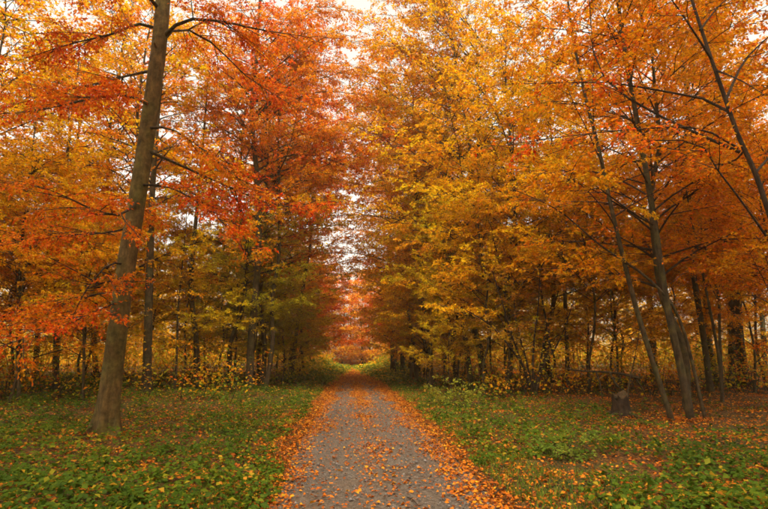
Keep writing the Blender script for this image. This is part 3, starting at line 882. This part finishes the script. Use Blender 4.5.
# ---- stump, propped fallen branch, sapling on the stump
def stump():
    b = hit(622, 417); Y = b[1]
    e = empty('tree_stump', b)
    rng = np.random.default_rng(3)
    n, S = 9, 22
    H = at(622, 395, Y)[2] - b[2]
    z = np.concatenate([[-.15], np.linspace(0, H, n - 1)])
    r0 = .5 * 15 / F * Y
    a = np.arange(S) * 2 * PI / S
    lob = 1 + .10 * np.sin(3 * a + 1) + .07 * np.sin(5 * a)
    v = []
    for i, zz in enumerate(z):
        f = max(0, zz) / H
        rr = r0 * (1.0 + .45 * (1 - f) ** 3) * (1 + (lob - 1) * (1.6 - f)) * (1 + rng.normal(0, .02, S))
        top = rng.uniform(-.10, .09, S) + .07 * np.sin(a + 1) if i == n - 1 else 0
        v.append(np.stack([rr * np.cos(a), rr * np.sin(a), np.full(S, zz) + top], -1))
    v = np.concatenate(v)
    i = np.arange(n * S).reshape(n, S)
    q = np.stack([i[:-1], np.roll(i[:-1], -1, 1), np.roll(i[1:], -1, 1), i[1:]], -1).reshape(-1, 4)
    mb = MB(); mb.add(v, f4=q); link('bark', mb.mesh('bark', M_TWIG, True), e)
    k = i[-1]; c = v[k]
    inner = c * [.55, .55, 1] - [0, 0, .08]
    vv = np.concatenate([c * [.995, .995, 1] - [0, 0, .004], inner, [[0, 0, H - .14]]])
    j = np.arange(S)
    q = np.stack([j, (j + 1) % S, S + (j + 1) % S, S + j], -1)
    t = np.stack([S + j, S + (j + 1) % S, np.full(S, 2 * S)], -1)
    mb = MB(); mb.add(vv, f3=t, f4=q)
    link('rotten_top', mb.mesh('rotten_top', bark_material('rotten_wood', (.05, .03, .015), (.16, .09, .04), (.07, .07, .02), .4, 2.0)), e)
    for az in (.4, 2.2, 3.6, 5.3):
        p = curve_limb(np.array([math.cos(az) * r0 * .9, math.sin(az) * r0 * .9, .10]), az, .45, -.25, -.3, rng, 6)
        mb = MB(); vv, q = tubes(p[None], np.linspace(.07, .015, 6)[None], 8, rng, .06); mb.add(vv, f4=q)
        link('root', mb.mesh('root', M_DARK, True), e)
    tag(e, 'short rotting tree stump standing on the litter right of the path', 'stump')
    # sapling beside it
    s = stem_tree('sapling', [(630, 416), (628, 392), (632, 370), (638, 340), (641, 310)], .022, BROWN, 'small bent sapling rising right behind the rotting stump', 320, limbs=5, first=.55, spread=.8, leaf=.07, flare=1.1, dens=.7, Y=Y + .35)
    # fallen branch propped across
    fb = empty('fallen_branch', hit(600, 400))
    o = np.array(fb.location); FY = o[1]
    def piece(name, pts, r, n=10):
        P = resample(np.array([at(x, y, FY + dy) for x, y, dy in pts]) - o, n)
        mb = MB(); v, q = tubes(P[None], np.linspace(r, r * .45, n)[None], 8, rng, .08); mb.add(v, f4=q)
        link(name, mb.mesh(name, M_DARK, True), fb)
    piece('main_stem', [(640, 378, -.3), (622, 374, -.1), (604, 372, .1), (582, 371, .3), (566, 369, .5)], .05)
    piece('side_branch', [(596, 372, .1), (600, 384, 0), (603, 401, -.2)], .03)
    piece('side_branch', [(610, 373, 0), (616, 384, -.3), (622, 390, -.6), (627, 399, -1.0)], .03)
    piece('side_branch', [(586, 371, .2), (580, 362, .3), (577, 350, .5)], .018)
    piece('side_branch', [(618, 374, 0), (614, 364, .2), (606, 356, .4)], .016)
    piece('side_branch', [(634, 377, -.2), (642, 388, -.3), (648, 402, -.4)], .026)
    tag(fb, 'dead dark branch lying propped up on its side shoots behind the stump', 'branch')


stump()


# ---- yellow-green bush at the right verge, and small saplings in the undergrowth
def bush(name, px, py, h, color, label, seed, nst=9, leaf=.075, spread=.5, group=None):
    b = hit(px, py); rng = np.random.default_rng(seed)
    e = empty(name, b); mbl = MB()
    for i in range(nst):
        P = curve_limb(np.array([rng.normal(0, .08), rng.normal(0, .08), -.08]), rng.uniform(0, 2 * PI), h * rng.uniform(.75, 1.25), rng.uniform(.7, 1.35), rng.uniform(.1, .7), rng, 8, .12)
        mb = MB(); v, q = tubes(P[None], np.linspace(.009, .003, 8)[None], 5); mb.add(v, f4=q)
        spray(mb, mbl, P, .008, rng, leaf=leaf, dens=.7, sec_len=spread, t0=.25, twig_r=.004, flat=.45)
        link('stem', mb.mesh('stem', M_TWIG, True), e)
    c = link('foliage', mbl.mesh('foliage', M_LEAF), e, color); c['kind'] = 'stuff'
    tag(e, label, 'bush', group)


GB = 'small bushes in the undergrowth'
bush('bush', 458, 408, .9, (.36, .33, .03), 'yellow-green bush on the right verge in front of the stout leaning trunk', 61, 10, group=GB)
bush('bush', 322, 385, 1.0, (.24, .27, .03), 'green bush at the left edge of the path, far down it', 62, 10, group=GB)
bush('bush', 286, 383, 1.5, OLIVE, 'olive bush left of the path beside the thin olive sapling', 63, 12, group=GB)
bush('bush', 415, 376, 1.1, (.20, .25, .03), 'dark green bush on the far right verge of the path', 64, 10, group=GB)
bush('bush', 570, 455, .4, (.22, .28, .03), 'low green bush in the litter right of the path', 66, 7, .06, .3, group=GB)
bush('bush', 300, 376, 1.3, (.34, .32, .03), 'yellowish bush left of the path behind the olive bush', 67, 10, group=GB)

# ---- young and tall trees filling the wood: rows beside the path
YT = [young_tree(401, 7.5, 22, .10, .8), young_tree(402, 9.0, 24, .10, 1.1, 3.6), young_tree(403, 6.2, 20, .095, .5, 3.0), young_tree(404, 8.2, 22, .105, 1.3, 3.5)]
VT = [young_tree(407, 7.0, 15, .085, 1.1, 3.6, dens=.85), young_tree(408, 8.0, 16, .085, 1.5, 3.8, dens=.85)]
HY = [young_tree(405, 9.5, 22, .095, 3.0, 3.6), young_tree(406, 8.6, 20, .095, 2.5, 3.3)]
TT = [tall_tree(411, 20, 28, .15, 4.0, 5.8), tall_tree(412, 23, 30, .16, 5.5, 6.2), tall_tree(413, 18, 28, .15, 4.2, 5.4), tall_tree(414, 21, 22, .14, 6.0, 7.4, dens=.55), tall_tree(415, 22, 20, .14, 10.5, 6.8, dens=.5), tall_tree(416, 19, 17, .105, 9.6, 6.6, dens=.7)]
ORD = ['first', 'second', 'third', 'fourth', 'fifth', 'sixth', 'seventh', 'eighth', 'ninth', 'tenth', 'eleventh', 'twelfth', 'thirteenth', 'fourteenth', 'fifteenth', 'sixteenth', 'seventeenth', 'eighteenth', 'nineteenth', 'twentieth']
CN = {RED: 'red', REDOR: 'red-orange', ORANGE: 'orange', GOLD: 'golden', YELLOW: 'yellow', OLIVE: 'olive', BROWN: 'brownish'}
rows = [
    # side phrase, kind, [(x, y, template, scale, colour)]
    ("in the row beside the path's left", 'young', [(-4.9, 26, 4, .85, OLIVE), (-5.3, 30, 0, .95, OLIVE), (-4.7, 34, 3, 1.0, OLIVE), (-4.4, 41, 0, 1.2, ORANGE), (-4.6, 48, 1, 1.2, REDOR), (-4.6, 37.5, 2, 1.3, YELLOW), (-4.2, 55, 3, 1.3, REDOR), (-3.7, 28.5, 6, .62, OLIVE), (-3.6, 36, 7, .7, YELLOW)]),
    ("in the left wood's middle row", 'young', [(-10.5, 17, 5, .95, GOLD), (-12.8, 21, 4, .95, ORANGE), (-9.5, 25.5, 5, 1.0, GOLD), (-8.0, 30, 0, 1.05, GOLD), (-10.5, 36, 3, 1.1, YELLOW), (-8, 43, 3, 1.3, GOLD), (-7.2, 23.5, 6, .9, YELLOW), (-11.2, 23, 7, .95, GOLD), (-6.6, 27.5, 7, .95, OLIVE), (-13, 26.5, 6, 1.1, GOLD)]),
    ("in the left wood's deepest row", 'young', [(-16, 19, 4, 1.05, ORANGE), (-17, 26, 0, 1.15, GOLD), (-14.5, 32, 1, 1.2, YELLOW), (-24, 30, 3, 1.3, GOLD), (-18, 41, 0, 1.3, GOLD), (-13.5, 14.5, 5, .9, GOLD), (-20, 22, 5, 1.2, ORANGE), (-15, 22.5, 7, 1.0, GOLD), (-18.5, 17.5, 6, 1.0, ORANGE), (-12.4, 16.2, 7, .8, ORANGE)]),
    ("in the row beside the path's right", 'young', [(4.9, 24, 4, 1.0, YELLOW), (4.7, 29, 1, 1.05, GOLD), (4.9, 35, 3, 1.15, ORANGE), (4.7, 42, 0, 1.2, GOLD), (4.8, 49, 1, 1.2, REDOR), (5.2, 20, 5, 1.0, GOLD), (4.8, 26.3, 5, 1.1, GOLD), (4.7, 38.5, 1, 1.1, GOLD), (4.5, 56, 3, 1.3, REDOR), (4.3, 22, 6, .62, YELLOW), (4.2, 27.5, 7, .68, YELLOW), (4.2, 33, 6, .75, GOLD)]),
    ("in the right wood's middle row", 'young', [(8.8, 19, 4, 1.0, GOLD), (9.6, 29, 2, 1.15, YELLOW), (7.0, 23, 5, 1.1, GOLD), (7.2, 33, 0, 1.2, GOLD), (11.5, 22.5, 4, 1.0, GOLD), (12.5, 33, 0, 1.1, YELLOW), (8.5, 41, 3, 1.2, YELLOW), (6.6, 21.5, 6, .95, YELLOW), (9.3, 24, 7, 1.0, GOLD), (7.6, 27.5, 6, 1.05, YELLOW), (12, 26, 6, 1.1, GOLD), (10.6, 19.8, 7, .85, GOLD)]),
    ("in the right wood's deepest row", 'young', [(12.8, 17.5, 4, 1.0, ORANGE), (15.5, 29, 0, 1.1, GOLD), (17.5, 21, 5, 1.1, ORANGE), (22, 31, 2, 1.4, GOLD), (17, 39, 3, 1.3, YELLOW), (11.5, 13, 5, .9, ORANGE), (16.5, 16, 4, 1.0, ORANGE), (27, 37, 1, 1.4, GOLD), (14.5, 22.5, 7, 1.0, GOLD), (15, 18.8, 6, .9, ORANGE), (18.5, 25.5, 7, 1.15, GOLD), (20.5, 19.5, 6, 1.0, ORANGE)]),
    ("in the left wood's high canopy", 'tall', [(-5.6, 25.5, 2, .9, ORANGE), (-12.5, 27, 1, 1.0, ORANGE), (-5.2, 31, 2, 1.0, YELLOW), (-18, 23, 1, .95, ORANGE), (-13, 17.5, 2, .85, GOLD),
        (-5.4, 42, 0, 1.0, ORANGE), (-24, 30, 0, 1.1, GOLD), (-4.4, 27, 3, .95, REDOR), (-10, 22, 0, .9, GOLD), (-15.5, 27, 0, 1.0, GOLD), (-19, 18.5, 2, .95, ORANGE), (-4.2, 36, 3, 1.0, ORANGE), (-3.7, 33.5, 4, .95, REDOR), (-3.9, 24.5, 4, .85, REDOR), (-6.6, 5.8, 5, 1.0, REDOR), (-6.8, .5, 5, 1.0, ORANGE), (-11, 10.5, 5, 1.0, GOLD), (-3.6, 42, 4, 1.05, ORANGE)]),
    ("in the right wood's high canopy", 'tall', [(9.5, 14.5, 2, .8, ORANGE), (6.2, 20.5, 0, .85, GOLD), (13.5, 19, 1, .85, ORANGE), (9.8, 25, 2, .95, GOLD), (5.6, 27, 2, 1.0, YELLOW), (17.5, 24, 0, 1.0, ORANGE), (5.4, 35, 0, 1.0, GOLD),
        (5.6, 43, 1, .95, ORANGE), (24, 29, 1, 1.05, ORANGE), (5.4, 23, 3, .95, GOLD), (4.0, 31, 3, .95, ORANGE), (4.5, 39, 3, 1.0, ORANGE), (4.4, 37, 4, 1.0, ORANGE), (4.0, 26, 4, .88, ORANGE), (7.0, 6.0, 5, 1.0, GOLD), (7.2, .8, 5, 1.0, ORANGE), (12, 10.5, 5, 1.0, ORANGE), (4.5, 48, 4, 1.05, ORANGE)]),
]
rr = random.Random(7)
for phrase, kind, items in rows:
    items = sorted(items, key=lambda q: q[1])
    for i, (x, y, ti, s, c) in enumerate(items):
        T = (YT + HY + VT if kind == 'young' else TT)[ti]
        e = T.place('young_beech' if kind == 'young' else 'tall_beech', (x, y, float(ground_z(x, y))), rr.uniform(0, 6.28), s, c, whole=y > 24 or kind == 'tall')
        tag(e, '%s %s beech, %s from the front %s' % (CN[c], kind, ORD[i], phrase), 'tree', 'beeches ' + phrase)


# ---- the far wood: reads as one mass beyond the last trees one can tell apart
def far_wood(name, spots, color, label, seed, nleaf=2100):
    rng = np.random.default_rng(seed)
    mw, ml = MB(), MB(); bias = .06
    for x, y, H, rad in spots:
        z0 = float(ground_z(x, y))
        P = np.array([[x, y, z0 - .3], [x + rng.normal(0, .3), y, z0 + H * .4], [x + rng.normal(0, .6), y, z0 + H * .95]])
        v, q = tubes(resample(P, 8)[None], np.linspace(.22, .04, 8)[None], 7, rng, .04); mw.add(v, f4=q)
        nb = 30
        B = []
        for i in range(nb):
            f = (i + .5) / nb; h = .4 + .95 * H * f ** 1.25
            L = rad * (.75 + .4 * math.sin(PI * f) - .45 * f) * rng.uniform(.6, 1.1)
            B.append(curve_limb(np.array([x, y, z0 + h]), i * 2.4 + rng.normal(0, .4), L, rng.uniform(.2, .7), rng.uniform(-.2, .2), rng, 5))
        B = np.array(B)
        v, q = tubes(B, np.tile(np.linspace(.05, .01, 5), (nb, 1)), 3); mw.add(v, f4=q)
        k = rng.integers(0, nb, nleaf); t = rng.uniform(.1, 1.05, nleaf) * 4; i0 = np.clip(t.astype(int), 0, 3); fr = (t - i0)[:, None]
        p = B[k, i0] * (1 - fr) + B[k, i0 + 1] * fr + rng.normal(0, 1, (nleaf, 3)) * np.array([.5, .5, .14]) * (rad / 4)
        leaves(ml, p, azel(rng.uniform(0, 2 * PI, nleaf), rng.normal(-.2, .4, nleaf)), norm(np.stack([rng.normal(0, .5, nleaf), rng.normal(0, .5, nleaf), np.ones(nleaf)], -1)),
               rng.uniform(.25, .42, nleaf), rng, tint=np.clip(rng.normal(.5, .18, nleaf) + rng.normal(0, .16), 0, 1))
    e = empty(name, (0, 0, 0))
    t = link('trunks', mw.mesh('trunks', M_DARK, True), e); t['kind'] = 'stuff'
    c = link('crowns', ml.mesh('crowns', M_LEAF), e, color); c['kind'] = 'stuff'
    tag(e, label, 'wood', kind='stuff')


def undergrowth():
    """knee- to head-high leafy shoots between the trunks, too many and too mixed to count"""
    rng = np.random.default_rng(91)
    N = 2900
    y = 18 + rng.random(N) ** 1.35 * 82; x = rng.uniform(-1, 1, N) * (6 + y * .8)
    k = ((np.abs(x - PATH_X) > (3.0 - .9 * sstep(34, 46, y)) + (2 - 1.4 * sstep(34, 46, y)) * vnoise(x, y, 3, 92)) | (y > 76)) & ((vnoise(x, y, 5, 93) > .3) | (y > 45))
    x, y = x[k], y[k]
    ye = 36 + rng.random(520) * 50                # thickets hugging the far verges
    xe = PATH_X + np.where(rng.random(520) < .5, 1, -1) * (1.9 - .5 * sstep(45, 80, ye) + np.abs(rng.normal(0, 1.3, 520)))
    x = np.concatenate([x, xe]); y = np.concatenate([y, ye]); m = len(x)
    h = (rng.uniform(.5, 2.3, m) * sstep(2.5, 6, np.abs(x - PATH_X)) + .3) * (1 + .9 * sstep(35, 60, y))
    nl = 42
    b = np.stack([x, y, ground_z(x, y)], -1)
    sway = np.stack([rng.normal(0, .3, m), rng.normal(0, .3, m), np.ones(m)], -1) * h[:, None]
    S = b[:, None] + sway[:, None] * np.array([-.03, .35, .7, 1.0])[None, :, None] + np.concatenate([np.zeros((m, 1, 3)), rng.normal(0, .07, (m, 3, 3))], 1)
    mw = MB(); v, q = tubes(S, np.tile([.014, .011, .008, .003], (m, 1)), 3); mw.add(v, f4=q)
    t = rng.uniform(.2, 1, (m, nl))
    p = b[:, None] + sway[:, None] * t[..., None] + rng.normal(0, 1, (m, nl, 3)) * np.array([.42, .42, .07]) * (1.15 - .7 * t)[..., None] * (1 + .9 * sstep(35, 60, y))[:, None, None]
    Q = m * nl
    tint = np.clip((rng.normal(.5, .25, m) - .45 * (np.abs(x - PATH_X) < 4.5))[:, None] + rng.normal(0, .14, (m, nl)), 0, 1)
    ml = MB()
    leaves(ml, p.reshape(-1, 3), azel(rng.uniform(0, 2 * PI, Q), rng.normal(-.2, .35, Q)), norm(np.stack([rng.normal(0, .45, Q), rng.normal(0, .45, Q), np.ones(Q)], -1)),
           (rng.uniform(.09, .17, (m, nl)) * (1 + 1.6 * sstep(25, 65, y))[:, None]).ravel(), rng, tint=tint.ravel())
    e = empty('undergrowth', (0, 0, 0))
    link('shoots', mw.mesh('shoots', M_TWIG, True), e)['kind'] = 'stuff'
    link('foliage', ml.mesh('foliage', leaf_material('undergrowth_leaf', [(0, (.12, .18, .015)), (.25, (.42, .38, .012)), (.5, (.74, .40, .008)), (.75, (.78, .28, .006)), (1, (.66, .13, .006))])), e)['kind'] = 'stuff'
    tag(e, 'brown, golden and olive leafy shoots filling the wood between the trunks', 'undergrowth', kind='stuff')


undergrowth()
r3 = random.Random(12)
far_l, far_r, far_c = [], [], []
for row, y in enumerate((55, 66, 80)):
    for k in range(7):
        xx = 5.5 + k * (5.4 + row) + r3.uniform(-1.5, 1.5)
        far_l.append((-xx, y + r3.uniform(-3, 3), r3.uniform(10, 22), r3.uniform(4, 6)))
        far_r.append((xx + 1, y + r3.uniform(-3, 3), r3.uniform(11, 23), r3.uniform(4, 6)))
for k in range(9):
    far_c.append((-7 + k * 1.8 + r3.uniform(-.6, .6), 84 + r3.uniform(-5, 10), r3.uniform(14, 17.5), r3.uniform(4, 5.2)))
far_wood('far_wood', far_l, GOLD, 'golden mass of far trees left of the path', 71)
far_wood('far_wood', far_r, GOLD, 'golden mass of far trees right of the path', 72)
far_wood('far_wood', far_c, (.86, .22, .006), 'orange far trees closing the end of the path', 73, 5200)
rear = []
for row, y in enumerate((-4.5, -9.5, -15)):
    for k in range(6):
        rear.append((-14.5 + k * 5.6 + row % 2 * 2.5 + r3.uniform(-1, 1), y + r3.uniform(-1, 1), r3.uniform(15, 19) + 2 * row, r3.uniform(5.2, 6.2)))
far_wood('rear_wood', rear, GOLD, 'golden wood going on behind the viewer, shading the near ground', 74, 1600)

# ------------------------------------------------------------------ thin warm haze, added to lift the darks and soften contrast
def haze():
    x0, x1, y0, y1, z0, z1 = -430, 430, -210, 710, -1.5, 28.0
    v = [(x, y, z) for z in (z0, z1) for y in (y0, y1) for x in (x0, x1)]
    f = [(0, 2, 3, 1), (4, 5, 7, 6), (0, 1, 5, 4), (2, 6, 7, 3), (0, 4, 6, 2), (1, 3, 7, 5)]
    me = bpy.data.meshes.new('haze'); me.from_pydata(v, [], f); me.update()
    m, n, l, o = mat_new('added_haze')
    pv = n.new('ShaderNodeVolumePrincipled')
    pv.inputs['Color'].default_value = (1.0, .82, .5, 1)
    pv.inputs['Density'].default_value = 0.0011
    pv.inputs['Anisotropy'].default_value = .3
    l.new(pv.outputs[0], o.inputs['Volume'])
    me.materials.append(m)
    tag(link('haze', me), 'thin warm haze added to lift the darks between the trees', 'haze', kind='stuff')


haze()
